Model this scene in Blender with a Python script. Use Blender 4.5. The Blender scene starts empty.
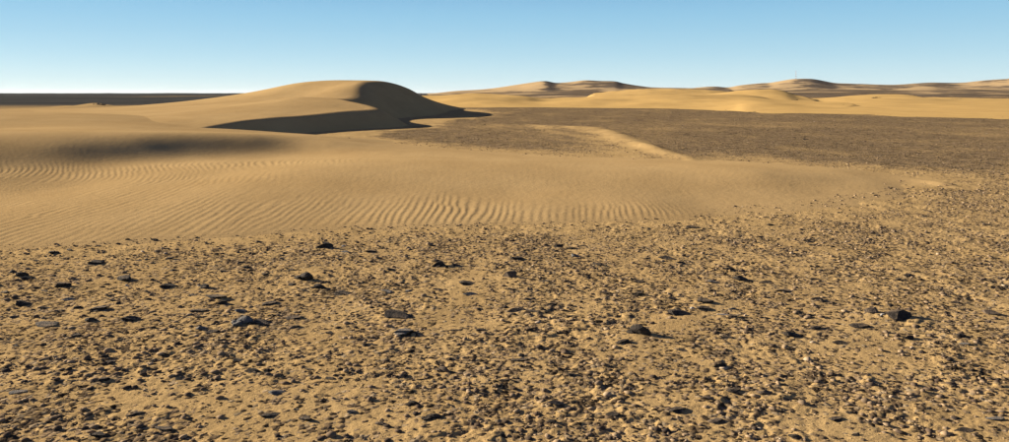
import bpy, math, random
import numpy as np

# ------------------------------------------------------------------ camera, world, sun
SC = bpy.context.scene
COL = SC.collection
EYE = 1.7                      # eye height over the gravel plain
F = 800.0                      # focal length in units of a 1009 wide picture
HOR = 93.0

cam_d = bpy.data.cameras.new('camera'); cam = bpy.data.objects.new('camera', cam_d); COL.objects.link(cam)
cam.location = (0, 0, EYE); cam.rotation_euler = (math.radians(90), 0, 0)
cam_d.sensor_width = 36; cam_d.lens = 36*F/1009
cam_d.shift_y = -(221-HOR)/1009
cam_d.clip_start = 0.05; cam_d.clip_end = 30000
SC.camera = cam

EXPO = 2**1.42
SUN_EL = math.radians(15.5)
SUN_BACK = math.radians(22.0)  # sun stands on the left, this much behind the dunes
sx, sy, sz = -math.cos(SUN_BACK)*math.cos(SUN_EL), math.sin(SUN_BACK)*math.cos(SUN_EL), math.sin(SUN_EL)

W = bpy.data.worlds.new('World'); SC.world = W; W.use_nodes = True
nt = W.node_tree; nt.nodes.clear()
wo = nt.nodes.new('ShaderNodeOutputWorld'); bg = nt.nodes.new('ShaderNodeBackground')
sky = nt.nodes.new('ShaderNodeTexSky'); sky.sky_type = 'NISHITA'; sky.sun_disc = False
sky.sun_elevation = SUN_EL; sky.sun_rotation = math.atan2(sx, sy)
sky.altitude = 600; sky.air_density = 1.0; sky.dust_density = 0.35; sky.ozone_density = 1.6
tc = nt.nodes.new('ShaderNodeTexCoord'); mp = nt.nodes.new('ShaderNodeMapping'); mp.vector_type = 'POINT'
mp.inputs['Scale'].default_value = (1, 1, 2.2)
nm = nt.nodes.new('ShaderNodeVectorMath'); nm.operation = 'NORMALIZE'
nt.links.new(tc.outputs['Generated'], mp.inputs['Vector']); nt.links.new(mp.outputs['Vector'], nm.inputs[0])
nt.links.new(nm.outputs[0], sky.inputs['Vector'])
# clear desert air: pale just above the horizon, deepening steadily towards the zenith
sk = nt.nodes.new('ShaderNodeSeparateXYZ'); sn = nt.nodes.new('ShaderNodeVectorMath'); sn.operation = 'NORMALIZE'
nt.links.new(tc.outputs['Generated'], sn.inputs[0]); nt.links.new(sn.outputs[0], sk.inputs[0])
sr = nt.nodes.new('ShaderNodeValToRGB'); sr.color_ramp.interpolation = 'B_SPLINE'
SKY = [(0.0, (.68, .85, .90)), (.018, (.60, .80, .88)), (.045, (.46, .71, .84)), (.080, (.34, .62, .81)), (.115, (.265, .56, .79)), (.2, (.16, .28, .54)), (.4, (.07, .095, .26)), (1.0, (.025, .03, .10))]
e = sr.color_ramp.elements
while len(e) < len(SKY): e.new(.5)
for i, (p_, c_) in enumerate(SKY): e[i].position = p_; e[i].color = (*c_, 1)
nt.links.new(sk.outputs[2], sr.inputs['Fac'])
sm = nt.nodes.new('ShaderNodeMix'); sm.data_type = 'RGBA'; sm.inputs[0].default_value = .92
nt.links.new(sky.outputs[0], sm.inputs[6]); sv = nt.nodes.new('ShaderNodeVectorMath'); sv.operation = 'SCALE'; sv.inputs['Scale'].default_value = 1/(0.07*EXPO)
nt.links.new(sr.outputs[0], sv.inputs[0]); nt.links.new(sv.outputs[0], sm.inputs[7])
nt.links.new(sm.outputs[2], bg.inputs['Color']); bg.inputs['Strength'].default_value = 0.07
nt.links.new(bg.outputs[0], wo.inputs['Surface'])

sl = bpy.data.lights.new('sun', 'SUN'); so = bpy.data.objects.new('sun', sl); COL.objects.link(so)
sl.energy = 5.0; sl.angle = math.radians(0.5); sl.color = (1.0, 0.89, 0.73)
from mathutils import Vector
so.rotation_euler = Vector((sx, sy, sz)).to_track_quat('Z', 'Y').to_euler()
so.location = (-20, 10, 30)

SC.view_settings.view_transform = 'Standard'; SC.view_settings.look = 'None'
SC.view_settings.gamma = 1; SC.view_settings.exposure = math.log2(EXPO)
SC.render.engine = 'CYCLES'

# ------------------------------------------------------------------ numeric helpers
def perlin(x, y, seed=0):
    x = np.asarray(x, dtype=np.float64); y = np.asarray(y, dtype=np.float64)
    xi = np.floor(x).astype(np.int64); yi = np.floor(y).astype(np.int64)
    xf = x-xi; yf = y-yi
    u = xf*xf*xf*(xf*(xf*6-15)+10); v = yf*yf*yf*(yf*(yf*6-15)+10)
    def g(ix, iy, dx, dy):
        h = (ix*374761393 + iy*668265263 + seed*1442695041) & 0xffffffff
        h = ((h ^ (h >> 13))*1274126177) & 0xffffffff
        h = (h ^ (h >> 16)) & 0xffff
        a = h*(2*math.pi/65536)
        return np.cos(a)*dx+np.sin(a)*dy
    n00 = g(xi, yi, xf, yf); n10 = g(xi+1, yi, xf-1, yf)
    n01 = g(xi, yi+1, xf, yf-1); n11 = g(xi+1, yi+1, xf-1, yf-1)
    a = n00+u*(n10-n00); b = n01+u*(n11-n01)
    return (a+v*(b-a))*1.4

def fbm(x, y, octv=4, seed=0, gain=.5):
    s = 0; a = 1
    for i in range(octv):
        s = s+a*perlin(x*2**i, y*2**i, seed+i*17); a *= gain
    return s

def sstep(a, b, x):
    t = np.clip((x-a)/(b-a), 0, 1); return t*t*(3-2*t)

def smin(a, b, k):
    h = np.clip(.5+.5*(b-a)/k, 0, 1)
    return b*(1-h)+a*h-k*h*(1-h)

def P(px, py, Y):              # a point on the line of sight at distance Y
    return ((px-504.5)/F*Y, Y, EYE-(py-HOR)/F*Y)
def G(px, py):                 # a point of the plain
    Y = EYE*F/(py-HOR); return ((px-504.5)/F*Y, Y)

class TPS:                     # thin plate surface through control points
    def __init__(s, pts, sc, lam=1e-3):
        p = np.array(pts, float); s.c = p[:, :2]/sc; s.sc = np.array(sc); n = len(p)
        K = s.k(s.c, s.c)+lam*np.eye(n); Q = np.hstack([np.ones((n, 1)), s.c])
        A = np.block([[K, Q], [Q.T, np.zeros((3, 3))]])
        s.w = np.linalg.solve(A, np.concatenate([p[:, 2], np.zeros(3)]))
    def k(s, a, b):
        r2 = ((a[:, None, :]-b[None, :, :])**2).sum(-1); return .5*r2*np.log(r2+1e-9)
    def __call__(s, x, y):
        q = np.stack([x.ravel(), y.ravel()], 1)/s.sc
        out = np.full(len(q), s.w[-3])+q@s.w[-2:]
        for i in range(len(s.c)):
            r2 = (q[:, 0]-s.c[i, 0])**2+(q[:, 1]-s.c[i, 1])**2
            out += s.w[i]*.5*r2*np.log(r2+1e-9)
        return out.reshape(x.shape)

def polydist(x, y, pl):        # distance to a polyline, and side sign (+ on its left)
    best = np.full(x.shape, 1e9); sg = np.ones(x.shape)
    for (ax, ay), (bx_, by_) in zip(pl[:-1], pl[1:]):
        dx, dy = bx_-ax, by_-ay; L = dx*dx+dy*dy
        t = np.clip(((x-ax)*dx+(y-ay)*dy)/L, 0, 1)
        ex, ey = x-ax-t*dx, y-ay-t*dy; d = np.hypot(ex, ey)
        cr = dx*(y-ay)-dy*(x-ax)
        m = d < best-1e-9
        best = np.where(m, d, best); sg = np.where(m, np.sign(cr), sg)
    return best, sg

def curve(pts, n=8):           # Catmull-Rom resampling of a polyline
    p = [pts[0]]+list(pts)+[pts[-1]]; out = []
    for i in range(1, len(p)-2):
        a, b, c, d = [np.array(q, float) for q in p[i-1:i+3]]
        for k in range(n):
            t = k/n
            out.append(tuple(.5*((2*b)+(c-a)*t+(2*a-5*b+4*c-d)*t*t+(3*b-a-3*c+d)*t**3)))
    out.append(tuple(pts[-1])); return out

def lin(pts, x):               # 1-D smooth interpolation
    q = curve(pts, 6); return np.interp(x, [a for a, b in q], [b for a, b in q])

def grid_mesh(name, X, Y, Z, mat, keep=None, attrs=None, kind='structure', smooth=True):
    nr, nc = X.shape
    idx = np.arange(nr*nc).reshape(nr, nc)
    q = np.stack([idx[:-1, :-1], idx[:-1, 1:], idx[1:, 1:], idx[1:, :-1]], -1).reshape(-1, 4)
    if keep is not None:
        kf = keep.ravel()[q].any(1); q = q[kf]
    used = np.zeros(nr*nc, bool); used[q.ravel()] = True
    new = np.cumsum(used)-1
    co = np.stack([X.ravel(), Y.ravel(), Z.ravel()], 1)[used].astype(np.float32); q = new[q].astype(np.int32)
    me = bpy.data.meshes.new(name)
    me.vertices.add(len(co)); me.vertices.foreach_set('co', co.ravel())
    me.loops.add(q.size); me.loops.foreach_set('vertex_index', q.ravel())
    me.polygons.add(len(q)); me.polygons.foreach_set('loop_start', np.arange(0, q.size, 4, dtype=np.int32))
    me.update(calc_edges=True)
    if smooth: me.shade_smooth()
    for k, v in (attrs or {}).items():
        a = me.attributes.new(k, 'FLOAT', 'POINT'); a.data.foreach_set('value', v.ravel()[used].astype(np.float32))
    me.materials.append(mat)
    o = bpy.data.objects.new(name, me); COL.objects.link(o)
    if kind: o['kind'] = kind
    return o

# ------------------------------------------------------------------ materials
def mat_new(name):
    m = bpy.data.materials.new(name); m.use_nodes = True; n = m.node_tree; n.nodes.clear()
    out = n.nodes.new('ShaderNodeOutputMaterial'); b = n.nodes.new('ShaderNodeBsdfPrincipled')
    b.inputs['Roughness'].default_value = .95
    b.inputs['Specular IOR Level'].default_value = .0
    n.links.new(b.outputs[0], out.inputs['Surface']); return m, n, b
def noise(n, scale, detail=4, rough=.55, vec=None):
    t = n.nodes.new('ShaderNodeTexNoise'); t.inputs['Scale'].default_value = scale
    t.inputs['Detail'].default_value = detail; t.inputs['Roughness'].default_value = rough
    n.links.new(vec, t.inputs['Vector']); return t.outputs['Fac']
def ramp(n, fac, stops, interp='LINEAR'):
    r = n.nodes.new('ShaderNodeValToRGB'); r.color_ramp.interpolation = interp
    e = r.color_ramp.elements
    while len(e) < len(stops): e.new(.5)
    for i, (p, c) in enumerate(stops): e[i].position = p; e[i].color = (*c, 1) if len(c) == 3 else c
    n.links.new(fac, r.inputs['Fac']); return r.outputs['Color']
def mix(n, fac, a, b, mode='MIX'):
    m = n.nodes.new('ShaderNodeMix'); m.data_type = 'RGBA'; m.blend_type = mode
    for s, v in ((m.inputs[0], fac), (m.inputs[6], a), (m.inputs[7], b)):
        if hasattr(v, 'links') or isinstance(v, bpy.types.NodeSocket): n.links.new(v, s)
        elif isinstance(v, (int, float)): s.default_value = v
        else: s.default_value = (*v, 1)
    return m.outputs[2]
def math_(n, op, a, b=0.0, clamp=False):
    m = n.nodes.new('ShaderNodeMath'); m.operation = op; m.use_clamp = clamp
    for s, v in ((m.inputs[0], a), (m.inputs[1], b)):
        if isinstance(v, bpy.types.NodeSocket): n.links.new(v, s)
        else: s.default_value = v
    return m.outputs[0]
def bump(n, b, h, dist, strength=1.0, prev=None):
    u = n.nodes.new('ShaderNodeBump'); u.inputs['Distance'].default_value = dist; u.inputs['Strength'].default_value = strength
    n.links.new(h, u.inputs['Height'])
    if prev is not None: n.links.new(prev, u.inputs['Normal'])
    n.links.new(u.outputs[0], b.inputs['Normal']); return u.outputs[0]
def attr(n, name, out='Fac'):
    a = n.nodes.new('ShaderNodeAttribute'); a.attribute_name = name; return a.outputs[out]
def pos(n, scale=None):
    g = n.nodes.new('ShaderNodeNewGeometry')
    if scale is None: return g.outputs['Position']
    m = n.nodes.new('ShaderNodeMapping'); m.inputs['Scale'].default_value = scale
    n.links.new(g.outputs['Position'], m.inputs['Vector']); return m.outputs[0]

SAND = (.50, .336, .150)
SAND_D = (.45, .296, .128)
def sand_material(name, c0, c1, grain=True):
    m, n, b = mat_new(name); p = pos(n)
    c = ramp(n, noise(n, .35, 6, .6, p), [(.35, c1), (.65, c0)])
    tone = ramp(n, noise(n, .9, 7, .7, pos(n, (1, .3, 1))), [(.3, (.93, .93, .93)), (.7, (1.06, 1.06, 1.06))])
    c = mix(n, 1.0, c, tone, 'MULTIPLY')
    if grain:
        g = ramp(n, noise(n, 60, 3, .7, p), [(.3, (.80, .80, .80)), (.7, (1.12, 1.12, 1.12))])
        c = mix(n, 1.0, c, g, 'MULTIPLY')
        u = bump(n, b, noise(n, 9, 5, .6, p), .012, .6)
        bump(n, b, noise(n, 90, 3, .7, p), .002, .8, u)
    n.links.new(c, b.inputs['Base Color']); return m
M_SAND = sand_material('dune_sand', SAND, SAND_D)
M_FARSAND = sand_material('far_sand', (.58, .375, .135), (.52, .33, .12), False)

def ground_material():
    m, n, b = mat_new('gravel_ground'); p = pos(n)
    cov = attr(n, 'cov'); dark = attr(n, 'dark')
    # sand between the stones
    s = ramp(n, noise(n, 1.3, 6, .6, p), [(.35, (.40, .264, .112)), (.65, (.49, .328, .142))])
    # stone colours: one tone per pebble
    v = n.nodes.new('ShaderNodeTexVoronoi'); v.inputs['Scale'].default_value = 34; v.inputs['Randomness'].default_value = 1
    n.links.new(p, v.inputs['Vector'])
    sep = n.nodes.new('ShaderNodeSeparateColor'); n.links.new(v.outputs['Color'], sep.inputs[0])
    st = ramp(n, sep.outputs[0], [(0, (.05, .036, .023)), (.4, (.155, .107, .060)), (.75, (.245, .172, .098)), (1, (.33, .25, .15))])
    v2 = n.nodes.new('ShaderNodeTexVoronoi'); v2.inputs['Scale'].default_value = 5.5
    n.links.new(p, v2.inputs['Vector'])
    sep2 = n.nodes.new('ShaderNodeSeparateColor'); n.links.new(v2.outputs['Color'], sep2.inputs[0])
    st2 = ramp(n, sep2.outputs[1], [(0, (.35, .34, .34)), (.35, (.85, .85, .85)), (1, (1.15, 1.12, 1.1))])
    st = mix(n, .8, st, st2, 'MULTIPLY')
    # how many of the cells are stone
    nn = noise(n, 2.2, 5, .65, p)
    pick = math_(n, 'ADD', sep.outputs[1], math_(n, 'MULTIPLY', math_(n, 'SUBTRACT', nn, .5), 1.2))
    isstone = math_(n, 'GREATER_THAN', pick, cov)
    c = mix(n, isstone, s, st)
    fine = ramp(n, noise(n, 110, 3, .7, p), [(.3, (.82, .82, .82)), (.7, (1.12, 1.12, 1.12))])
    c = mix(n, 1.0, c, fine, 'MULTIPLY')
    # the far dark plain
    dk = ramp(n, noise(n, .05, 6, .6, pos(n, (.35, 1, 1))), [(.35, (.040, .041, .040)), (.6, (.068, .065, .058)), (.78, (.125, .105, .08))])
    c = mix(n, dark, c, dk)
    n.links.new(c, b.inputs['Base Color'])
    h = math_(n, 'MULTIPLY', math_(n, 'SUBTRACT', .6, v.outputs['Distance']), isstone)
    u = bump(n, b, h, .018, .8)
    bump(n, b, noise(n, 45, 5, .7, p), .008, .8, u)
    return m
M_GROUND = ground_material()

def hill_material():
    m, n, b = mat_new('hill_gravel_and_sand'); p = pos(n)
    cov = attr(n, 'cov')
    g = ramp(n, noise(n, .03, 6, .65, p), [(.3, (.10, .074, .050)), (.7, (.19, .14, .09))])
    s = ramp(n, noise(n, .02, 4, .6, p), [(.3, (.42, .29, .15)), (.7, (.50, .345, .17))])
    nn = noise(n, .025, 7, .62, p)
    f = ramp(n, math_(n, 'ADD', nn, cov), [(.49, (0, 0, 0)), (.57, (1, 1, 1))])
    n.links.new(mix(n, f, g, s), b.inputs['Base Color']); return m
M_HILL = hill_material()

def stone_material(name, c0, c1):
    m, n, b = mat_new(name)
    t = n.nodes.new('ShaderNodeTexCoord').outputs['Object']
    c = ramp(n, noise(n, 3, 6, .65, t), [(.3, c0), (.7, c1)])
    # sand dust caught on the upward faces
    g = n.nodes.new('ShaderNodeNewGeometry'); sp = n.nodes.new('ShaderNodeSeparateXYZ')
    n.links.new(g.outputs['Normal'], sp.inputs[0])
    d = math_(n, 'MULTIPLY', ramp(n, math_(n, 'MULTIPLY', sp.outputs[2], noise(n, 2.4, 5, .7, t)), [(.42, (0, 0, 0)), (.66, (1, 1, 1))]), .65)
    c = mix(n, d, c, (.36, .25, .14))
    n.links.new(c, b.inputs['Base Color']); b.inputs['Roughness'].default_value = .85; b.inputs['Specular IOR Level'].default_value = .12
    bump(n, b, noise(n, 6, 6, .7, t), .04, .7); return m
M_DARK = stone_material('dark_stone', (.024, .020, .016), (.078, .062, .048))
M_BROWN = stone_material('brown_stone', (.10, .072, .050), (.20, .15, .105))
M_GREY = stone_material('grey_stone', (.10, .096, .090), (.20, .19, .175))
M_PALE = stone_material('pale_stone', (.42, .39, .34), (.62, .58, .52))

def pebble_material():
    m, n, b = mat_new('pebbles')
    a = attr(n, 'tone')
    c = ramp(n, a, [(0, (.035, .03, .027)), (.30, (.10, .07, .048)), (.6, (.21, .15, .095)), (.93, (.34, .24, .14)), (1, (.45, .36, .26))])
    n.links.new(c, b.inputs['Base Color']); b.inputs['Roughness'].default_value = .8
    return m
M_PEB = pebble_material()

# ------------------------------------------------------------------ the shape of the place
# tyre tracks and sandy berms on the plain (world polylines)
TRACK = curve([G(840, 196), G(866, 205), G(920, 218), G(965, 230), G(1005, 242), G(1060, 262), (5.9, 7), (6.2, 4)])
TRACK2 = curve([G(640, 222), G(700, 236), G(770, 247), G(870, 266), G(960, 290), (3.9, 5)])
BERM = curve([(1.0, 44), (2.5, 40.5), G(575, 127.5), G(600, 130.5), G(622, 138), G(650, 149), G(690, 159.5), (5.0, 17)])

def bare(x, y):                # 0 where wind blown sand has smoothed the crust, 1 where it is stony
    return sstep(-.40, .30, fbm(x/.75, y/.95, 3, 501)+.35*perlin(x/3.2, y/3.2, 503)+.12)

def ground_height(x, y, fine=True):
    z = .05*fbm(x/9, y/14, 3, 3)*sstep(6, 20, y)
    if fine:
        near = 1-.5*sstep(13, 18, y)-.5*sstep(30, 60, y)
        a = .009*fbm(x/.42, y/.42, 2, 5)+.006*np.abs(perlin(x/.10, y/.10, 9))
        # broken crust: low plates with sharp little scarps
        a = a-.004+.0055*sstep(-.10, .10, perlin(x/.26, y/.24, 33)+.45*perlin(x/.07, y/.07, 35))
        a = a+.0042*sstep(-.08, .08, perlin(x/.11, y/.10, 37)-.12)+.0045*perlin(x/.045, y/.045, 15)
        z = z+near*a*(.8+.35*fbm(x/2.2, y/2.2, 2, 8))*(.44+.70*bare(x, y))
    z = z+.52*np.exp(-((x+50.5)/2.4)**2-((y-97)/5)**2)
    z = z+3.0*fbm(x/350, y/260, 3, 13)*sstep(500, 1500, y)*(1-sstep(-300, 0, x))
    d, s = polydist(x, y, TRACK); z = z+(.012*np.exp(-((d*s-.10)/.12)**2)-.012*np.exp(-((d*s+.10)/.12)**2))*(.4+.9*np.abs(perlin(x/.3, y/.4, 19)))
    z = z+.006*np.exp(-((d*s-.45)/.12)**2)
    d, s = polydist(x, y, TRACK2); z = z+.008*np.exp(-((d*s-.08)/.08)**2)-.008*np.exp(-((d*s+.10)/.08)**2)
    d, s = polydist(x, y, BERM)
    w = .28+.5*sstep(20, 42, y)
    z = z+.075*(1+.4*perlin(x/.7, y/2, 21))*np.exp(-(d/w)**2)*sstep(17, 24, y)*(1-sstep(40, 45, y))
    return z

near_pts = []
def N(px, py, Y): near_pts.append(P(px, py, Y))
for px, py in [(-300, 262), (-150, 256), (3, 250), (80, 247), (150, 243), (230, 238), (300, 233), (380, 230), (450, 228), (530, 226), (600, 224), (660, 222), (720, 217), (790, 210), (850, 202), (900, 194)]:
    x, y = G(px, py); thin = .45 if px > 700 else 1; near_pts += [(x, y, 0), (x, y-.8, -.10*thin), (x, y-2.5, -.45*thin), (x, y+1.0, .075*thin)]
for px, py in [(960, 190), (960, 182), (990, 176)]:
    x, y = G(px, py); near_pts += [(x, y, -.07)]
x, y = G(925, 184); near_pts += [(x, y, .0), (x-1.5, y, .06), (x+4, y, -.3)]
for px, py in [(890, 173.5), (800, 165.5), (690, 160), (600, 157.5), (520, 154), (450, 148.5), (390, 142.5)]:
    x, y = G(px, py); near_pts += [(x, y, 0), (x+.3, y+2, -.08), (x+1.2, y+6, -.5), (x, y-2, .09 if px < 850 else .04)]
for a in [(504, 170, 15.2), (640, 172, 15.3), (760, 174, 15.1), (400, 165, 15.8), (504, 193, 12.6), (640, 195, 12.6), (400, 190, 12.6), (300, 170, 14.6),
          (-250, 108, 38), (0, 111.8, 36), (60, 112.3, 35), (100, 114, 34), (150, 119, 32), (200, 125.5, 30), (245, 130.5, 29), (285, 133.7, 29), (340, 137, 28),
          (-120, 152, 14.6), (0, 149, 16.2), (60, 146, 17.2), (100, 142, 18.2), (140, 139.5, 19), (180, 138, 19.9), (220, 137.5, 20.8), (255, 138.5, 21.5), (290, 141, 22.3), (330, 143, 22.5),
          (-120, 170, 13.4), (0, 166, 14.9), (60, 162, 15.95), (100, 160, 16.82), (140, 157.8, 17.62), (180, 155.8, 18.40), (220, 153.6, 19.25), (255, 152.1, 20.0), (300, 151, 20.8),
          (0, 178, 13.7), (60, 172, 14.9), (140, 167, 16.1), (220, 162, 17.4),
          (-120, 205, 11.3), (0, 194, 12.3), (70, 187, 13.2), (140, 180, 13.8), (220, 175, 14.4), (0, 128, 23), (80, 128, 23), (150, 131, 23), (210, 132.5, 23.5)]:
    N(*a)
near_pts += [(-24, 48, .4), (-14, 40, .3), (-9, 37, -.1), (-5, 38, -.45), (0, 34, -.5), (4, 30, -.6), (10, 25, -.7), (-36, 30, 1.0), (-34, 15, .4)]
NEAR = TPS(near_pts, (1.0, 1.6), 4e-4)

def near_height(x, y):
    h = NEAR(x, y)
    # ripples: crests run away from the eye, 11 to 17 cm apart
    lam = .114
    wx = x-.055*(y-10)+.12*perlin(x/1.3, y/2.6, 41)+.05*perlin(x/.42, y/.9, 43)+.32*perlin(x/5, y/7, 47)
    wx = wx*(1-.25*sstep(13, 18, y))
    def wave(q):
        ph = (q/lam) % 1.0
        w = np.where(ph < .66, ph/.66, (1-ph)/.34); return w*w*(3-2*w)-.5
    fork = sstep(-.07, .07, perlin(x/.8, y/1.9, 99))   # crests fork where two trains meet
    prof = wave(wx)*fork+wave(wx*1.09+.05)*(1-fork)
    front = (1-sstep(10.8, 12.4, y+.1*np.clip(x, -4, 6)+.5*perlin(x/1.5, 3.3, 77)))*(.55+.45*sstep(-2.5, -.5, x)+.4*(1-sstep(-5, -3.5, x)))
    yt = 14.3+.75*np.clip(x+8.7, -2, 4)
    trough = np.exp(-((y-yt)/1.35)**2)*(1-sstep(-5.5, -2.5, x))
    left = (1-sstep(-5.5, -3.2, x))*(1-sstep(13.4, 15.2, y))
    face = .04*(1-sstep(-6, -3, x))*(1-sstep(19, 22, y))
    amp = np.maximum(np.maximum(front*.85, trough*1.15*(1-sstep(yt+1.2, yt+2.6, y))), np.maximum(left*.95, face))+.09-.055*(1-sstep(-6, -3, x))*sstep(14, 16, y)
    amp = amp*(.75+.55*perlin(x/1.4, y/2.0, 51))*sstep(.0, .05, h)
    h = h+.0068*amp*prof*(1-sstep(24, 30, y))
    return h+.003*fbm(x/.9, y/.9, 2, 61)*sstep(0, .06, h)

main_pts = []
def Mn(px, py, Y): main_pts.append(P(px, py, Y))
for a in [(0, 110, 60), (60, 108.5, 60), (110, 106.8, 60), (160, 104, 59), (205, 100, 59), (228, 97.3, 60), (250, 94, 61), (270, 88.8, 62), (285, 85.5, 62), (303, 83.0, 62), (325, 81.5, 62), (350, 80.8, 62), (375, 80.8, 62), (400, 81, 62), (440, 84, 62),
          (300, 97, 50), (330, 98, 52), (380, 92, 56), (250, 103, 48), (200, 107, 46), (150, 109, 46), (375, 84.6, 57.5), (350, 86.2, 57), (325, 89.8, 57), (300, 93, 57), (300, 99.5, 52),
          (366, 108, 42), (345, 111, 39), (300, 114, 36.5), (260, 114, 35.5), (220, 117, 33.5), (190, 118.5, 32), (150, 115, 36), (300, 105, 42), (350, 102, 45), (100, 112, 42), (400, 104, 44), (250, 121, 31)]:
    Mn(*a)
for x, y, z in [(-30, 75, .2), (-26, 85, -.6), (-20, 75, 1.7), (-18, 90, -.4), (-13, 74, 2.2), (-9, 74, 2.0), (-6, 76, 1.6), (-4.5, 80, .9), (-12, 88, .2), (-6, 90, -.3), (-2, 88, 0), (-40, 60, 0), (-40, 45, .2), (-30, 45, .5), (-22, 36, .55), (-14, 28, .5), (-10, 26, .3), (-2, 50, 1.8), (-1, 64, 2.6), (-3, 40, .9)]:
    main_pts.append((x, y, z))
MAIN = TPS(main_pts, (1.0, 1.5), 2e-2)
BASE = curve([(-10.6, 25), (-9.7, 29), (-8.6, 33), (-7.3, 36.5), (-5.9, 39.5), (-5.1, 41.6), (-5.6, 44.3), (-7.0, 47.5), (-7.6, 50.5), (-6.7, 55), (-5.7, 60), (-5.2, 64), (-5.0, 70), (-5.5, 76), (-5.2, 81), (-4.0, 86), (-1.6, 95)])
def main_height(x, y):
    h = MAIN(x, y)
    d, s = polydist(x, y, BASE)
    slip = np.tan(math.radians(32))*d*s
    h = smin(h, slip, .12+.42*sstep(30, 55, y))
    return h+.006*fbm(x/1.2, y/1.5, 3, 71)*sstep(0, .3, h)

# ------------------------------------------------------------------ view centred grids: fine near the path, coarse far off
def cols(lo, hi, step, far=4200):
    a = list(np.arange(lo, hi+step, step)); s = step; v = hi
    while v < far: s *= 1.35; v += s; a.append(v)
    s = step; v = lo; b = []
    while v > -far: s *= 1.35; v -= s; b.append(v)
    return (np.array(b[::-1]+a)-504.5)/F
def rows(*segs):
    r = []
    for a, b, st in segs: r += list(np.arange(a, b, -st))
    return EYE*F/(np.array(r)-HOR)

def ground():
    t = cols(-120, 1130, 1.35)
    Y = rows((520, 200, .8), (200, 150, .9), (150, 100, .9), (100, 94.2, .3))
    Y = np.concatenate([[-60, -30, -12, -5, -2, 0, 1.2, 2.0, 2.6], Y, [1500, 2500, 4500, 9000, 20000]])
    T, YY = np.meshgrid(t, Y)
    X = T*(3.2+np.abs(YY-3.2))
    Z = ground_height(X, YY)
    # how much bare sand shows, and where the dark plain lies
    mixed = 1-sstep(14, 18.5, YY+1.8*fbm(X/3, YY/3, 3, 81)-.15*(X-8))
    cov = .10+.43*mixed
    cov = cov+.25*mixed*fbm(X/1.1, YY/1.1, 3, 83)
    zone = curve([(-2.5, 24), G(372, 137), G(385, 131), G(420, 128), G(445, 121), G(490, 116), G(492, 112), G(470, 109)])
    d, s = polydist(X, YY, zone)
    inside = sstep(-1.4, 1.6, d*s*1.0+1.6*fbm(X/1.6, YY/2.2, 3, 85))*(YY > 22)*(YY < 110)
    cov = np.maximum(cov, inside*1.4)
    # sand lying along the berm and fanning off its left side
    d, s = polydist(X, YY, BERM)
    cov = np.maximum(cov, (.85+1.1*fbm(X/.9, YY/2.5, 3, 95))*np.exp(-(d/(.30+.5*sstep(20, 40, YY)))**2)*(YY > 16)*sstep(46, 38, YY))
    fan = np.clip(-s, 0, 1)*np.exp(-d/2.6)*sstep(19, 23, YY)*(1-sstep(40, 45, YY))
    cov = np.maximum(cov, .80*fan+.95*fan*fbm((X+.25*YY)/.7, YY/3.5, 3, 87))
    # sand skirt round the near dune
    m = (YY > 7) & (YY < 34) & (np.abs(X) < 22)
    nh = np.full(X.shape, -9.0); nh[m] = NEAR(X[m], YY[m])
    cov = np.maximum(cov, cov*.6+.62*sstep(-.16, .0, nh+.05*fbm(X/.8, YY/1.1, 3, 97)))
    for tr, wd, am in ((TRACK, .40, .85), (TRACK2, .4, .35)):
        d, s = polydist(X, YY, tr)
        cov = cov-.38*am*np.exp(-(d/.16)**2)*(YY < 15)+am*((.30*np.exp(-((d*s-.45)/wd)**2)+.4*np.exp(-((d*s+.5)/.35)**2))*(YY < 14)*(.6+.9*fbm(X/.7, YY/.7, 3, 89)))
    cov = cov+.26*sstep(.0, .7, fbm(X/2.5, YY/5, 3, 91))*(1-mixed)+.16*sstep(.1, .6, fbm(X/9, YY/16, 3, 93))*(1-mixed)
    cov = cov+.20*mixed*(1-bare(X, YY))
    dark = sstep(70, 130, YY)*(1-sstep(-.12, .02, X/np.maximum(YY, 1)))
    streak = np.exp(-((YY-430)/60)**2)*np.exp(-((X+173)/12)**2)
    dark = dark*(1-.75*np.clip(streak*1.6, 0, 1))
    cov = np.maximum(cov, 1.5*streak)
    hum = np.exp(-((X+50.5)/3.2)**2-((YY-97)/7)**2); dark = dark*(1-np.clip(1.6*hum, 0, 1)); cov = np.maximum(cov, 1.2*hum)
    return grid_mesh('gravel_plain', X, YY, Z, M_GROUND, attrs={'cov': cov, 'dark': dark}), X, YY, Z, t
PLAIN, GX, GY, GZ, GT = ground()
DRIFT = []

def near_dune():
    t = cols(-150, 990, 1.2, 1900)
    t = t[(t > -1.6)]
    Y = rows((268, 150, .75), (150, 118, .45)); Y = Y[Y < 52]
    # the dune stands above the plain, so go on past its crest in even steps
    T, YY = np.meshgrid(t, Y); X = T*YY
    Z = near_height(X, YY)
    keep = (Z > -.06) & (X < 14)
    return grid_mesh('sand_dune', X, YY, Z, M_SAND, keep=keep)
near_dune()

def main_dune():
    t = cols(-60, 540, 1.9, 1300); t = t[(t < .12) & (t > -1.3)]
    Y = np.concatenate([np.arange(25, 48, .14), np.arange(48, 100, .28)])
    T, YY = np.meshgrid(t, Y); X = T*YY
    Z = main_height(X, YY)
    return grid_mesh('sand_dune', X, YY, Z, M_SAND, keep=(Z > -.08) & (X < 2))
main_dune()

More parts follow.
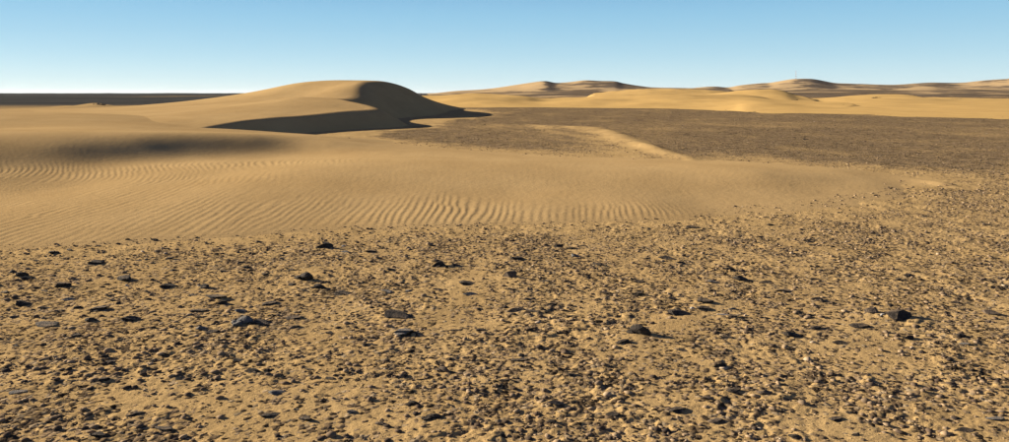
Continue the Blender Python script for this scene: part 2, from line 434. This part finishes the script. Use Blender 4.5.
# ridges given by their foot line and crest line
def ridge(x, y, foot, crest, length_back, power=1.0):
    u = x/np.maximum(y, 1)*F+504.5
    yb = lin([(a, EYE*F/(b-HOR)) for a, b in foot], u) if foot else None
    yc = lin([(a, c) for a, b, c in crest], u)
    zc = lin([(a, EYE-(b-HOR)/F*c) for a, b, c in crest], u)
    if yb is None: yb = yc*.62
    t = (y-yb)/(yc-yb)
    up = np.where(t < 0, t*.35, np.sin(np.clip(t, 0, 1)*math.pi/2)**power)
    b = (y-yc)/(yc*length_back)
    dn = np.where(b > 0, 1-b*b*1.6, 1)
    return zc*np.where(t < 1, up, dn)

def far_dunes():
    t = (np.arange(395, 1200, 1.6)-504.5)/F
    def mk(foot, crest, lo, hi, back, ys, sd):
        T, YY = np.meshgrid(t, ys); X = T*YY; u = T*F+504.5
        Z = ridge(X, YY, foot, crest, back, .85)
        Z = Z*(1+.10*fbm(X/14, YY/22, 3, sd))+.20*fbm(X/10, YY/13, 2, sd+3)*sstep(0, .5, Z)
        for cx, cy, L, W_, H_ in ((54.0, 150, 26, 16, .75), (38.5, 92, 16, 9, .30), (80, 160, 30, 14, .5)):
            q = (X-cx+((YY-cy)/W_)**2*2.2)     # little horned dunes with a steep lee side
            g = np.exp(-((YY-cy)/W_)**2)
            Z = Z+H_*g*np.where(q < 0, np.clip(1+q/L, 0, 1)**1.5, np.clip(1-q*.62/H_, 0, 1))
        Z = Z-3*(1-sstep(lo, lo+25, u))-3*sstep(hi-25, hi, u)
        grid_mesh('sand_dune', X, YY, Z, M_FARSAND, keep=(Z > -.1))
    mk([(390, 106), (480, 107), (600, 108), (690, 109), (730, 110.5), (760, 112.5), (850, 114), (950, 115.5), (1200, 119)],
       [(390, 97.5, 150), (440, 95.6, 150), (470, 94.2, 150), (500, 94.5, 150), (525, 96.6, 145), (545, 99, 140), (580, 97.6, 140), (620, 95.6, 140), (680, 94.8, 140), (720, 95.5, 135), (750, 97, 125), (790, 101, 105), (850, 104.5, 90), (950, 106, 85), (1200, 108, 80)],
       380, 1230, .5, np.concatenate([np.arange(50, 110, .8), np.arange(110, 260, 2.2)]), 101)
    mk([(690, 104), (760, 104), (900, 106), (1200, 108)],
       [(690, 96, 175), (720, 94, 175), (750, 91.2, 175), (768, 91.6, 175), (785, 94.2, 172), (800, 98, 168), (820, 99.5, 160), (850, 97.8, 160), (880, 97.2, 160), (930, 97.8, 160), (1006, 99.3, 160), (1200, 101, 160)],
       680, 1230, .5, np.arange(95, 300, 1.8), 131)
    mk([(560, 98), (720, 98)],
       [(560, 96, 420), (600, 92.5, 420), (640, 89.5, 420), (680, 89.3, 420), (715, 90.6, 420), (740, 94, 420), (760, 97, 420)],
       570, 765, .4, np.arange(250, 620, 5), 151)
far_dunes()

def hills():
    t = (np.arange(380, 1240, 2.0)-504.5)/F
    def mk(crest, lo, hi, ys, sd, bias, foot=.62, amp=.25):
        T, YY = np.meshgrid(t, ys); X = T*YY; u = T*F+504.5
        Z = ridge(X, YY, None, crest, .5, .8)
        s = crest[0][2]
        Z = Z*(1+amp*fbm(X/(s*.10), YY/(s*.13), 4, sd)*sstep(1, .7, YY/ (s*1.0)))
        Z = Z-s*.02*(1-sstep(lo, lo+30, u))-s*.02*sstep(hi-30, hi, u)
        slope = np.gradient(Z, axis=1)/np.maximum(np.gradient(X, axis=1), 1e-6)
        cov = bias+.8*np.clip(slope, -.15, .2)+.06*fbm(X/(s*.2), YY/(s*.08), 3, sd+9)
        grid_mesh('hills', X, YY, Z, M_HILL, keep=(Z > -.6), attrs={'cov': cov})
    mk([(400, 95, 1200), (430, 93.5, 1200), (455, 91, 1200), (485, 89.3, 1200), (510, 86, 1200), (530, 83, 1200), (545, 81.2, 1200), (556, 83, 1200), (570, 82.3, 1200), (585, 80.7, 1200), (600, 81.2, 1200), (615, 81.6, 1200), (624, 83.6, 1200), (640, 86, 1200), (655, 87.5, 1200), (690, 88.2, 1200), (740, 90, 1200)],
       400, 760, np.arange(700, 1700, 12), 201, .035)
    mk([(650, 92, 1500), (680, 89.4, 1500), (700, 87.4, 1500), (715, 86.6, 1500), (728, 87.4, 1500), (740, 85.4, 1500), (758, 83.6, 1500), (770, 83, 1500), (785, 80.8, 1500), (797, 79.6, 1500), (812, 79.6, 1500), (825, 81.4, 1500), (838, 83.4, 1500), (865, 84.6, 1500), (890, 85.3, 1500), (905, 84.6, 1500), (930, 82.9, 1500), (960, 83.2, 1500), (985, 81, 1500), (1006, 79.6, 1500), (1050, 78, 1500), (1240, 84, 1500)],
       650, 1250, np.arange(850, 2100, 15), 231, .02)
    mk([(440, 97, 520), (480, 93.5, 520), (540, 91.5, 520), (580, 90.5, 520), (620, 92, 520), (690, 94.5, 520), (760, 91, 560), (800, 90, 560), (840, 89.5, 560), (900, 90.2, 560), (950, 89.4, 560), (1010, 89.7, 560), (1240, 91, 560)],
       430, 1250, np.arange(300, 800, 5), 261, -.03, amp=.12)
hills()

# ------------------------------------------------------------------ stones
rng = np.random.default_rng(7)
def ico():
    bm_v = []; ph = (1+5**.5)/2
    for a in (-1, 1):
        for b in (-ph, ph): bm_v += [(0, a, b), (a, b, 0), (b, 0, a)]
    v = np.array(bm_v, float); v /= np.linalg.norm(v, axis=1)[:, None]
    f = []
    n = len(v)
    dd = np.linalg.norm(v[:, None]-v[None], axis=2); e = dd < 1.06
    for i in range(n):
        for j in range(i+1, n):
            for k in range(j+1, n):
                if e[i, j] and e[j, k] and e[i, k]:
                    c = np.cross(v[j]-v[i], v[k]-v[i])
                    f.append((i, j, k) if c@v[i] > 0 else (i, k, j))
    return v, f
def subdiv(v, f):
    v = [tuple(a) for a in v]; c = {}; out = []
    def mid(a, b):
        k = (min(a, b), max(a, b))
        if k not in c:
            m = (np.array(v[a])+np.array(v[b])); m /= np.linalg.norm(m); c[k] = len(v); v.append(tuple(m))
        return c[k]
    for a, b, d in f:
        x, y, z = mid(a, b), mid(b, d), mid(d, a); out += [(a, x, z), (x, b, y), (z, y, d), (x, y, z)]
    return np.array(v), out
I0 = ico(); I1 = subdiv(*I0); I2 = subdiv(*I1)
def stone_shape(base, r, cuts=9, flat=.5, rough=.05):
    v = base[0].copy(); f = base[1]
    for _ in range(cuts):      # broken faces
        n = r.normal(size=3); n[2] *= .8; n /= np.linalg.norm(n); d = r.uniform(.5, .85)
        k = v@n; v = v-np.clip(k-d, 0, None)[:, None]*n
    v = v*(1+r.normal(size=(len(v), 1))*rough)
    v[:, 2] *= flat; v /= np.abs(v[:, :2]).max()*1.0
    return v, f
def lumps(flat, r):
    v, f = stone_shape(I2, r, 13, flat, .02); f = list(f)
    v = v*np.array([1, r.uniform(.6, .9), 1])
    v[:, 2] += .16*flat*v[:, 0]*r.choice([-1, 1])
    for _ in range(int(r.integers(1, 4))):
        w, g = stone_shape(I1, r, 6, flat*r.uniform(.7, 1.3), .04)
        w = w*r.uniform(.28, .6); a = r.uniform(0, 6.28); w = w+np.array([math.cos(a)*.72, math.sin(a)*.5, -flat*.25])
        k = len(v); v = np.concatenate([v, w]); f += [(a_+k, b_+k, c_+k) for a_, b_, c_ in g]
    v[:, :2] /= np.abs(v[:, :2]).max(); return v, f
variants = []
for i in range(10):
    v, f = lumps(rng.uniform(.40, .75), rng)
    me = bpy.data.meshes.new('stone'); me.from_pydata(v.tolist(), [], f); me.update()
    variants.append(me)
slab = []
for i in range(4):
    v, f = lumps(.30, rng)
    me = bpy.data.meshes.new('stone'); me.from_pydata(v.tolist(), [], f); me.update(); slab.append(me)
mats = {'dark': M_DARK, 'brown': M_BROWN, 'grey': M_GREY, 'pale': M_PALE}
vcache = {}
def variant(kind, shape, i):
    k = (kind, shape, i)
    if k not in vcache:
        me = (slab if shape == 'slab' else variants)[i].copy(); me.materials.append(mats[kind]); vcache[k] = me
    return vcache[k]

def surf(x, y):
    X = np.array([x]); Y = np.array([y])
    z = float(ground_height(X, Y)[0])
    if 7.5 < y < 32: z = max(z, float(near_height(X, Y)[0]))
    return z
def stone(x, y, size, kind='dark', shape='block', name='stone', hgt=1.0, yaw=None, aspect=.7, label=None, group=None, sink=.25):
    i = int(rng.integers(0, 4 if shape == 'slab' else 10))
    o = bpy.data.objects.new(name, variant(kind, shape, i)); COL.objects.link(o)
    s = size/2; hgt = hgt*(.66 if shape == 'block' else .9); sink = sink+.08
    o.scale = (s, s*aspect*rng.uniform(.85, 1.15), s*hgt)
    o.rotation_euler = (rng.uniform(-.12, .12), rng.uniform(-.12, .2), rng.uniform(-.5, .5) if yaw is None else yaw)
    half = s*hgt*(.3 if shape == 'slab' else .5)
    o.location = (x, y, surf(x, y)+half*(1-2*sink))
    o['label'] = label; o['category'] = 'stone'; DRIFT.append((x, y, size, half))
    if group: o['group'] = group
    return o

NAMED = [
 # px, py, width px, height factor, kind, shape, label
 (243, 325, 20, 1.5, 'grey', 'block', 'thick upright grey block with pale lit left end and long shadow near the bottom left'),
 (259, 325, 26, .8, 'dark', 'slab', 'dark slab leaning behind the thick grey block with the long shadow'),
 (395, 318, 34, .8, 'dark', 'slab', 'long low dark slab alone on bare sand, longest stone of the centre left'),
 (402, 334, 22, .8, 'grey', 'slab', 'flat greyish stone just below the longest dark slab'),
 (640, 335, 27, 1.1, 'dark', 'block', 'broad black stone lying lowest in the middle of the gravel'),
 (872, 315, 22, 1.1, 'brown', 'block', 'light brown boulder at the left end of the big dark stone pair on the right'),
 (897, 319, 30, 1.1, 'dark', 'block', 'big black boulder at right, touching the light brown one'),
 (882, 318, 9, 1.2, 'pale', 'block', 'small pale stone wedged between the light brown and big black boulder'),
 (304, 280, 20, 1.3, 'dark', 'block', 'tall black stone with a flat tail, upper left centre of the gravel'),
 (320, 289, 17, .8, 'dark', 'block', 'dark oval stone right below the tall black stone with tail'),
 (215, 299, 26, .9, 'dark', 'slab', 'wide dark slab tilted up to the right, left of centre'),
 (222, 305, 11, 1.2, 'dark', 'block', 'small knobbly black stone just under the wide tilted slab'),
 (240, 312, 15, .8, 'grey', 'slab', 'bluish grey triangular slab above the thick grey block'),
 (198, 311, 20, .7, 'dark', 'slab', 'thin dark slab left of the bluish grey triangular slab'),
 (200, 330, 13, 1.2, 'grey', 'block', 'square grey stone at bottom left, beside a dark flat one'),
 (213, 332, 16, .6, 'dark', 'slab', 'dark flat stone touching the right side of the square grey stone'),
 (167, 288, 20, .8, 'dark', 'slab', 'flat dark oval slab level with the pale tipped stone'),
 (204, 288, 14, .9, 'dark', 'block', 'dark stone with a small pale chip at its left tip'),
 (198, 287, 5, 1.0, 'pale', 'block', 'tiny white chip at the left tip of a dark stone'),
 (125, 281, 19, .9, 'dark', 'block', 'dark rounded stone with a white chip below it, left side'),
 (127, 286, 5, 1.0, 'pale', 'block', 'tiny white chip lying below the dark rounded stone at left'),
 (60, 288, 19, 1.1, 'dark', 'block', 'humped black stone with a trailing edge, left side'),
 (90, 322, 15, 1.1, 'dark', 'block', 'dark loaf shaped stone low at the left'),
 (130, 321, 21, .9, 'dark', 'slab', 'jagged dark slab right of the loaf shaped stone'),
 (98, 310, 19, .8, 'dark', 'slab', 'dark slab above the loaf shaped stone'),
 (45, 326, 26, .6, 'dark', 'slab', 'very flat long dark slab near the bottom left corner of the photo'),
 (22, 305, 16, 1.0, 'dark', 'block', 'grey black stone at far left above the very flat long slab'),
 (22, 277, 15, .8, 'dark', 'block', 'dark pointed stone at far left, nearest to the sand edge there'),
 (52, 254, 13, .9, 'dark', 'block', 'dark stone touching the rippled sand edge at far left'),
 (95, 264, 17, .8, 'dark', 'slab', 'flat dark stone just below the sand edge, left side'),
 (70, 300, 13, .8, 'grey', 'slab', 'bluish flat stone between the humped black stone and the dark slab'),
 (325, 249, 17, 1.0, 'dark', 'block', 'double humped dark stone close under the sand edge with white stone beside it'),
 (343, 247, 6, 1.2, 'pale', 'block', 'white pebble right of the double humped dark stone'),
 (438, 267, 13, 1.1, 'dark', 'block', 'small black peaked stone standing up like a tent'),
 (388, 292, 15, .6, 'grey', 'slab', 'grey flat slab left of centre with little relief'),
 (343, 294, 22, .5, 'dark', 'slab', 'thin sliver of dark slab pointing down right'),
 (292, 319, 20, .7, 'dark', 'slab', 'dark slab right of the thick grey block with long shadow'),
 (268, 305, 17, .7, 'dark', 'slab', 'dark slab right above the thick grey block'),
 (510, 278, 15, 1.1, 'brown', 'block', 'brownish humped stone with a black underside, photo centre'),
 (518, 260, 14, .8, 'dark', 'block', 'dark flat topped stone in the centre above the brownish humped one'),
 (466, 284, 20, .6, 'dark', 'slab', 'black flat slab left of the brownish humped stone'),
 (472, 295, 17, .6, 'grey', 'slab', 'thin stone with a pale left end below the black flat slab'),
 (517, 312, 23, .8, 'dark', 'slab', 'dark broken slab low in the centre, larger half of a pair'),
 (533, 313, 14, .7, 'dark', 'slab', 'smaller right half of the broken slab pair low in the centre'),
 (678, 315, 24, .8, 'dark', 'slab', 'dark ribbed slab left of the pale squarish block'),
 (692, 310, 8, 1.5, 'pale', 'block', 'pale squarish block standing on edge beside dark slabs'),
 (703, 310, 18, .8, 'dark', 'slab', 'dark slab lying right of the pale squarish block'),
 (704, 303, 18, .9, 'dark', 'block', 'blue black stone directly behind the pale squarish block'),
 (739, 281, 20, 1.0, 'dark', 'block', 'dark wedge stone with grey peak at its left, right of centre'),
 (668, 260, 18, .7, 'dark', 'slab', 'long dark stone in the upper gravel right of centre'),
 (691, 229, 15, .8, 'dark', 'slab', 'thin black bar shaped stone lying on the sand edge'),
 (785, 292, 18, .7, 'dark', 'slab', 'dark slab in the right half below a smaller flat one'),
 (768, 284, 15, .7, 'dark', 'slab', 'smaller flat dark stone in the right half above a bigger slab'),
 (733, 318, 13, .7, 'dark', 'slab', 'oval black stone lying right of a pale flat stone'),
 (723, 316, 12, .7, 'pale', 'slab', 'pale flat stone left of the oval black stone'),
 (792, 337, 24, .8, 'dark', 'slab', 'broad dark slab low at the right, half sunk'),
 (858, 328, 21, .8, 'dark', 'slab', 'dark slab left below the light brown boulder'),
 (817, 301, 12, .9, 'brown', 'block', 'rounded brown stone with a bright lower rim, right side'),
 (955, 304, 12, .8, 'dark', 'slab', 'small black slab alone on bare sand at the right'),
 (990, 314, 18, .9, 'brown', 'slab', 'brown slab near the right edge with dark side'),
 (805, 139, 6, .8, 'dark', 'block', 'dark rock far out on the brown gravel plain, at right'),
 (727, 338, 16, .7, 'dark', 'slab', 'dark stone lowest between the broad black stone and the half sunk slab'),
]
for px, py, w, h, kind, shape, lab in NAMED:
    x, y = G(px, py)
    stone(x, y, w/F*y*1.12, kind, shape, hgt=h, label=lab, sink=.14, aspect=.8)
placed = [G(a[0], a[1]) for a in NAMED]
EXTRA = [(36, 261, 8), (20, 287, 9), (5, 293, 12), (44, 292, 11), (112, 301, 12), (45, 309, 13), (78, 309, 12), (292, 286, 12), (295, 328, 11), (248, 338, 13), (325, 244, 10),
 (305, 292, 11), (390, 271, 11), (330, 334, 10), (546, 282, 12), (558, 248, 11), (570, 249, 11), (598, 266, 12), (455, 267, 12), (510, 291, 12), (552, 306, 12), (570, 317, 11), (455, 331, 14),
 (605, 294, 13), (678, 273, 9), (745, 322, 9), (848, 267, 11), (866, 300, 9), (960, 297, 9), (898, 281, 9), (993, 287, 8), (767, 319, 9), (349, 142, 3), (795, 137, 4), (600, 300, 9), (560, 305, 10), (672, 300, 13), (680, 298, 12),
 (620, 317, 11), (585, 330, 9), (480, 331, 12), (530, 332, 9), (905, 290, 8), (930, 335, 12), (960, 337, 13), (880, 329, 10), (140, 262, 8), (175, 275, 9), (265, 275, 9), (372, 338, 12)]
GEN = 'small dark flat stone, shorter than a hand, lying loose in the gravel among many alike'
GRP = 'small dark stones scattered over the foreground gravel'
MARKS = [(243, 325, 'thick upright grey block'), (304, 280, 'tall black stone with a tail'), (395, 318, 'longest dark slab'), (640, 335, 'broad black stone'), (897, 319, 'big black boulder'),
 (438, 267, 'black peaked stone'), (215, 299, 'wide tilted slab'), (60, 288, 'humped black stone'), (692, 310, 'pale squarish block'), (739, 281, 'dark wedge with grey peak'), (510, 278, 'brownish humped stone'),
 (325, 249, 'double humped dark stone'), (691, 229, 'thin black bar stone'), (517, 312, 'broken slab pair'), (792, 337, 'broad half sunk slab'), (955, 304, 'lone right slab'), (817, 301, 'rounded brown stone'),
 (130, 321, 'jagged dark slab'), (125, 281, 'white chipped dark stone'), (990, 314, 'right edge brown slab'), (668, 260, 'long upper dark stone'), (388, 292, 'grey flat slab'), (95, 264, 'flat sand edge stone')]
MK = [(*G(a, b), c) for a, b, c in MARKS]
used_labels = set()
def where(x, y, kind, shape):
    """tell a small stone by the landmark stone nearest to it"""
    u = x/y*F+504.5
    if y < 5.5 or not 0 < u < 1009: return GEN
    for ax, ay, nm in sorted(MK, key=lambda m: (m[0]-x)**2+(m[1]-y)**2)[:2]:
        dx, dy = x-ax, y-ay; d = math.hypot(dx, dy)
        side = ('right of' if dx > 0 else 'left of') if abs(dx) > abs(dy) else ('behind' if dy > 0 else 'in front of')
        dist = 'close' if d < .35 else 'a step' if d < .8 else 'well'
        l = 'small %s %s %s %s the %s' % ({'dark': 'dark'}.get(kind, kind), {'slab': 'flat stone'}.get(shape, 'lumpy stone'), dist, side, nm)
        if l not in used_labels:
            used_labels.add(l); return l
    return GEN
for px, py, w in EXTRA:
    x, y = G(px, py); sh = 'slab' if rng.random() < .6 else 'block'
    stone(x, y, w/F*y*1.05, 'dark', sh, hgt=rng.uniform(.6, 1.0), label=where(x, y, 'dark', sh) if py > 200 else 'small dark stone far out on the brown gravel plain, '+('at right' if px > 600 else 'near the main dune foot'), group=GRP, sink=.15)
    placed.append((x, y))
cnt = len(placed)
while cnt < 296:
    # even over the ground, thinning out with distance; goes on under and beside the picture
    y = 3.3+7.0*rng.random()**1.15; x = rng.uniform(-.75, .75)*y
    if y > 9.3 and x < 3: continue
    if min((x-a)**2+(y-b)**2 for a, b in placed) < .16**2: continue
    kd = 'dark' if rng.random() < .72 else ('brown' if rng.random() < .7 else 'grey'); sh = 'slab' if rng.random() < .6 else 'block'
    stone(x, y, rng.uniform(.045, .125)*(1+.2*rng.random()), kd, sh, hgt=rng.uniform(.5, .9), label=where(x, y, kd, sh) if kd != 'dark' or rng.random() < 2 else GEN, group=GRP, sink=.15)
    placed.append((x, y)); cnt += 1

# the wind has laid a little sand against each stone
rowY = GY[:, 0]
for x, y, sz_, half in DRIFT:
    if y > 30: continue
    r0, r1 = np.searchsorted(rowY, [y-1.6*sz_, y+1.6*sz_]); tt = GT*(3.2+abs(y-3.2))
    c0, c1 = np.searchsorted(tt, [x-2.2*sz_, x+3*sz_])
    dx = GX[r0:r1, c0:c1]-x; dy = GY[r0:r1, c0:c1]-y
    GZ[r0:r1, c0:c1] += min(half, .03)*(.38*np.exp(-((dx-.35*sz_)/(.9*sz_))**2-(dy/(.6*sz_))**2)+.15*np.exp(-((dx+.45*sz_)/(.35*sz_))**2-(dy/(.5*sz_))**2))
PLAIN.data.vertices.foreach_set('co', np.stack([GX.ravel(), GY.ravel(), GZ.ravel()], 1).astype(np.float32).ravel()); PLAIN.data.update()

# loose gravel nobody could count: one object
def gravel(name, label, xs, ys, size, r, base):
    n = len(xs)
    protos = [stone_shape(base, r, 5, r.uniform(.4, .8), .06) for _ in range(12)]
    zs = ground_height(xs, ys)
    nearm = (ys > 7) & (ys < 32); zn = np.full(n, -1.); zn[nearm] = near_height(xs[nearm], ys[nearm])
    ok = zn < .02
    # a few lie on the thin edge of the sand
    off = 0; F_ = []; V_ = []; T_ = []
    for i in range(n):
        if not ok[i]: continue
        v, f = protos[i % 12]; a = r.uniform(0, 6.28); c, s = math.cos(a), math.sin(a)
        k = size[i]/2; sc = (k, k*r.uniform(.5, .95), k*r.uniform(.4, .8))
        w = v*sc; w = np.stack([w[:, 0]*c-w[:, 1]*s+xs[i], w[:, 0]*s+w[:, 1]*c+ys[i], w[:, 2]+max(zs[i], zn[i])+k*.12], 1)
        V_.append(w); F_.append(np.array(f)+off); off += len(v); T_.append(np.full(len(v), r.beta(1.6, 1.7)))
    V = np.concatenate(V_).astype(np.float32); Fc = np.concatenate(F_).astype(np.int32)
    me = bpy.data.meshes.new(name); me.vertices.add(len(V)); me.vertices.foreach_set('co', V.ravel())
    me.loops.add(Fc.size); me.loops.foreach_set('vertex_index', Fc.ravel())
    me.polygons.add(len(Fc)); me.polygons.foreach_set('loop_start', np.arange(0, Fc.size, 3, dtype=np.int32))
    me.update(calc_edges=True)
    a = me.attributes.new('tone', 'FLOAT', 'POINT'); a.data.foreach_set('value', np.concatenate(T_).astype(np.float32))
    me.materials.append(M_PEB); o = bpy.data.objects.new(name, me); COL.objects.link(o)
    o['kind'] = 'stuff'; o['label'] = label; o['category'] = 'gravel'
    return o
OCT = (np.array([(1, 0, 0), (0, 1, 0), (-1, 0, 0), (0, -1, 0), (0, 0, 1), (0, 0, -1)], float),
       [(0, 1, 4), (1, 2, 4), (2, 3, 4), (3, 0, 4), (1, 0, 5), (2, 1, 5), (3, 2, 5), (0, 3, 5)])
r = np.random.default_rng(3)
def spread(n, y0, dy, pw):
    ys = y0+dy*r.random(n)**pw; xs = r.uniform(-.82, .82, n)*np.maximum(ys, 4)
    clump = perlin(xs/.5, ys/.5, 301)+.5*perlin(xs/1.7, ys/1.7, 305); k = clump+.65*bare(xs, ys)-.30 > r.uniform(-.9, .6, n)
    return xs[k], ys[k]
xs, ys = spread(72000, 2.8, 11, .8)
gravel('gravel', 'fine grit and chips of brown and dark stone over the sandy foreground', xs, ys, .009+.016*r.random(len(xs))**1.5, r, OCT)
xs, ys = spread(19000, 2.8, 11.5, .85)
gravel('gravel', 'coarser brown and dark gravel lying on the sandy foreground', xs, ys, .022+.042*r.random(len(xs))**2.6, r, I0)
n = 20000
ys = 13+75*r.random(n)**1.5; xs = r.uniform(-.35, .9, n)*ys
k = (xs > -4+(ys > 30)*2) & (perlin(xs/3, ys/6, 311)+.5*perlin(xs/.8, ys/1.6, 313) > r.uniform(-.8, .5, n))
xs, ys = xs[k], ys[k]
d, q = polydist(xs, ys, BERM); k = d > .6
xs, ys = xs[k], ys[k]
gravel('gravel', 'coarse dark gravel covering the flat plain beyond the near dune', xs, ys, (.022+.055*r.random(len(xs))**3)*(1+ys/60), r, OCT)

# ------------------------------------------------------------------ small far things
bpy.context.view_layer.update()
DG = bpy.context.evaluated_depsgraph_get()
def hit(px, py):               # where the land meets this line of sight
    ok, loc, *_ = SC.ray_cast(DG, Vector((0, 0, EYE)), Vector(((px-504.5)/F, 1, -(py-HOR)/F)).normalized())
    return tuple(loc) if ok else None
def outcrop(px, py, wpx, label, kinds=('dark',), n=7, z=None, hgt=1.0, cat='rocks', land=False):
    x, y = G(px, py) if z is None else P(px, py, z)[:2]
    zz = 0 if z is None else P(px, py, z)[2]
    if land:
        h = hit(px, py)
        if h is None: return
        x, y, zz = h; zz -= .05
    root = bpy.data.objects.new('rock_outcrop', None); COL.objects.link(root); root.location = (x, y, zz)
    root['label'] = label; root['category'] = cat
    w = wpx/F*y
    for i in range(n):
        o = bpy.data.objects.new('rock', variant(kinds[i % len(kinds)], 'block', int(rng.integers(0, 10)))); COL.objects.link(o); o.parent = root
        t = (i+.5)/n-.5; s = w/n*rng.uniform(.7, 1.25)
        o.location = (t*w, rng.uniform(-.1, .1)*w, s*.12*hgt); o.scale = (s, s*.8, s*.7*hgt); o.rotation_euler = (0, 0, rng.uniform(0, 6))
outcrop(478, 105.5, 24, 'low dark rock outcrop in the sand right of the main dune foot', n=9, hgt=.9)
outcrop(99, 104.6, 13, 'low dark rocky hummock on the far plain at left, behind the dune', ('dark', 'brown'), n=6, hgt=1.0, z=96.5)
outcrop(793, 99.6, 9, 'dark rocks in a hollow of the yellow dunes below the radio mast hill', n=5, hgt=.7, land=True)
outcrop(841, 104.6, 6, 'small dark rocks in the second hollow of the yellow dunes, right of the mast', n=4, hgt=.6, land=True)
outcrop(878, 97.6, 13, 'low dark rock line behind the yellow dunes at right', ('dark', 'brown'), n=7, hgt=.6, land=True)
outcrop(956, 98.6, 11, 'mixed pale and dark rocks behind the yellow dunes near the right edge', ('grey', 'dark', 'brown'), n=6, hgt=.6, land=True)
outcrop(727, 110.2, 4, 'tiny dark rock pile where the far yellow dune meets the plain', n=3)
outcrop(752, 112.2, 8, 'short row of brown rocks at the foot of the far yellow dune', ('brown', 'dark'), n=5, hgt=.8)

def rod(V, Fc, a, b, w):
    a = np.array(a, float); b = np.array(b, float); d = b-a; d /= np.linalg.norm(d)
    u = np.cross(d, (0, 1, .3)); u /= np.linalg.norm(u); v = np.cross(d, u); k = len(V)
    for p in (a, b):
        for q in ((-1, -1), (1, -1), (1, 1), (-1, 1)): V.append(tuple(p+(u*q[0]+v*q[1])*w/2))
    Fc += [(k, k+1, k+5, k+4), (k+1, k+2, k+6, k+5), (k+2, k+3, k+7, k+6), (k+3, k, k+4, k+7), (k+3, k+2, k+1, k), (k+4, k+5, k+6, k+7)]
def plain_mat(name, c):
    m, n, b = mat_new(name); t = n.nodes.new('ShaderNodeTexCoord').outputs['Object']
    n.links.new(ramp(n, noise(n, 1.5, 4, .6, t), [(.3, tuple(k*.85 for k in c)), (.7, c)]), b.inputs['Base Color']); b.inputs['Roughness'].default_value = .6
    return m
M_RED = plain_mat('red_paint', (.30, .11, .09)); M_WHITE = plain_mat('white_paint', (.75, .74, .70)); M_HUT = plain_mat('cream_render', (.72, .68, .56))
mx, my, mz = P(796, 79.9, 1490)
root = bpy.data.objects.new('radio_mast', None); COL.objects.link(root); root.location = (mx, my, mz-.6)
root['label'] = 'slim red and white lattice radio mast standing on the far hilltop at right'; root['category'] = 'mast'
H = 17.0; NS = 8
def tri(z):
    rr = 1.0-.55*z/H
    return [(rr*math.cos(a), rr*math.sin(a), z) for a in (.5, .5+2.094, .5+4.189)]
for i in range(NS):
    V = []; Fc = []; a = tri(H*i/NS); b = tri(H*(i+1)/NS)
    for j in range(3):
        rod(V, Fc, a[j], b[j], .16); rod(V, Fc, a[j], b[(j+1) % 3], .09); rod(V, Fc, b[j], b[(j+1) % 3], .09)
    me = bpy.data.meshes.new('mast_section'); me.from_pydata(V, [], Fc); me.update(); me.materials.append(M_RED if i % 2 else M_WHITE)
    o = bpy.data.objects.new('mast_section', me); COL.objects.link(o); o.parent = root
V = []; Fc = []; rod(V, Fc, (0, 0, H), (0, 0, H+2.2), .12)
me = bpy.data.meshes.new('antenna'); me.from_pydata(V, [], Fc); me.update(); me.materials.append(M_WHITE)
o = bpy.data.objects.new('antenna', me); COL.objects.link(o); o.parent = root
# equipment hut at its foot
hut = bpy.data.objects.new('equipment_hut', None); COL.objects.link(hut); hx, hy, hz = P(797.5, 80.0, 1485); hut.location = (hx, hy, hz-.7)
hut['label'] = 'tiny cream equipment hut at the foot of the radio mast'; hut['category'] = 'hut'
def part(name, boxes, mat, parent):
    V = []; Fc = []
    for x0, x1, y0, y1, z0, z1 in boxes:
        k = len(V)
        V += [(x0, y0, z0), (x1, y0, z0), (x1, y1, z0), (x0, y1, z0), (x0, y0, z1), (x1, y0, z1), (x1, y1, z1), (x0, y1, z1)]
        Fc += [(k, k+3, k+2, k+1), (k+4, k+5, k+6, k+7), (k, k+1, k+5, k+4), (k+1, k+2, k+6, k+5), (k+2, k+3, k+7, k+6), (k+3, k, k+4, k+7)]
    me = bpy.data.meshes.new(name); me.from_pydata(V, [], Fc); me.update(); me.materials.append(mat)
    o = bpy.data.objects.new(name, me); COL.objects.link(o); o.parent = parent; return o
part('wall', [(-2, 2, -1.5, 1.5, 0, 2.5)], M_HUT, hut)
part('roof', [(-2.2, 2.2, -1.7, 1.7, 2.503, 2.7)], M_WHITE, hut)
part('door', [(-.5, .4, -1.56, -1.503, 0, 2.0)], M_RED, hut)

# thin dust in the air over the far plain
M = bpy.data.materials.new('dusty_air'); M.use_nodes = True; n = M.node_tree; n.nodes.clear()
mo = n.nodes.new('ShaderNodeOutputMaterial'); pv = n.nodes.new('ShaderNodeVolumePrincipled')
pv.inputs['Color'].default_value = (.90, .94, 1, 1); pv.inputs['Density'].default_value = 0.00002; pv.inputs['Anisotropy'].default_value = .2
n.links.new(pv.outputs[0], mo.inputs['Volume'])
hz_ = part('haze', [(-16000, 16000, -80, 21000, -9, 60)], M, None); hz_['kind'] = 'stuff'
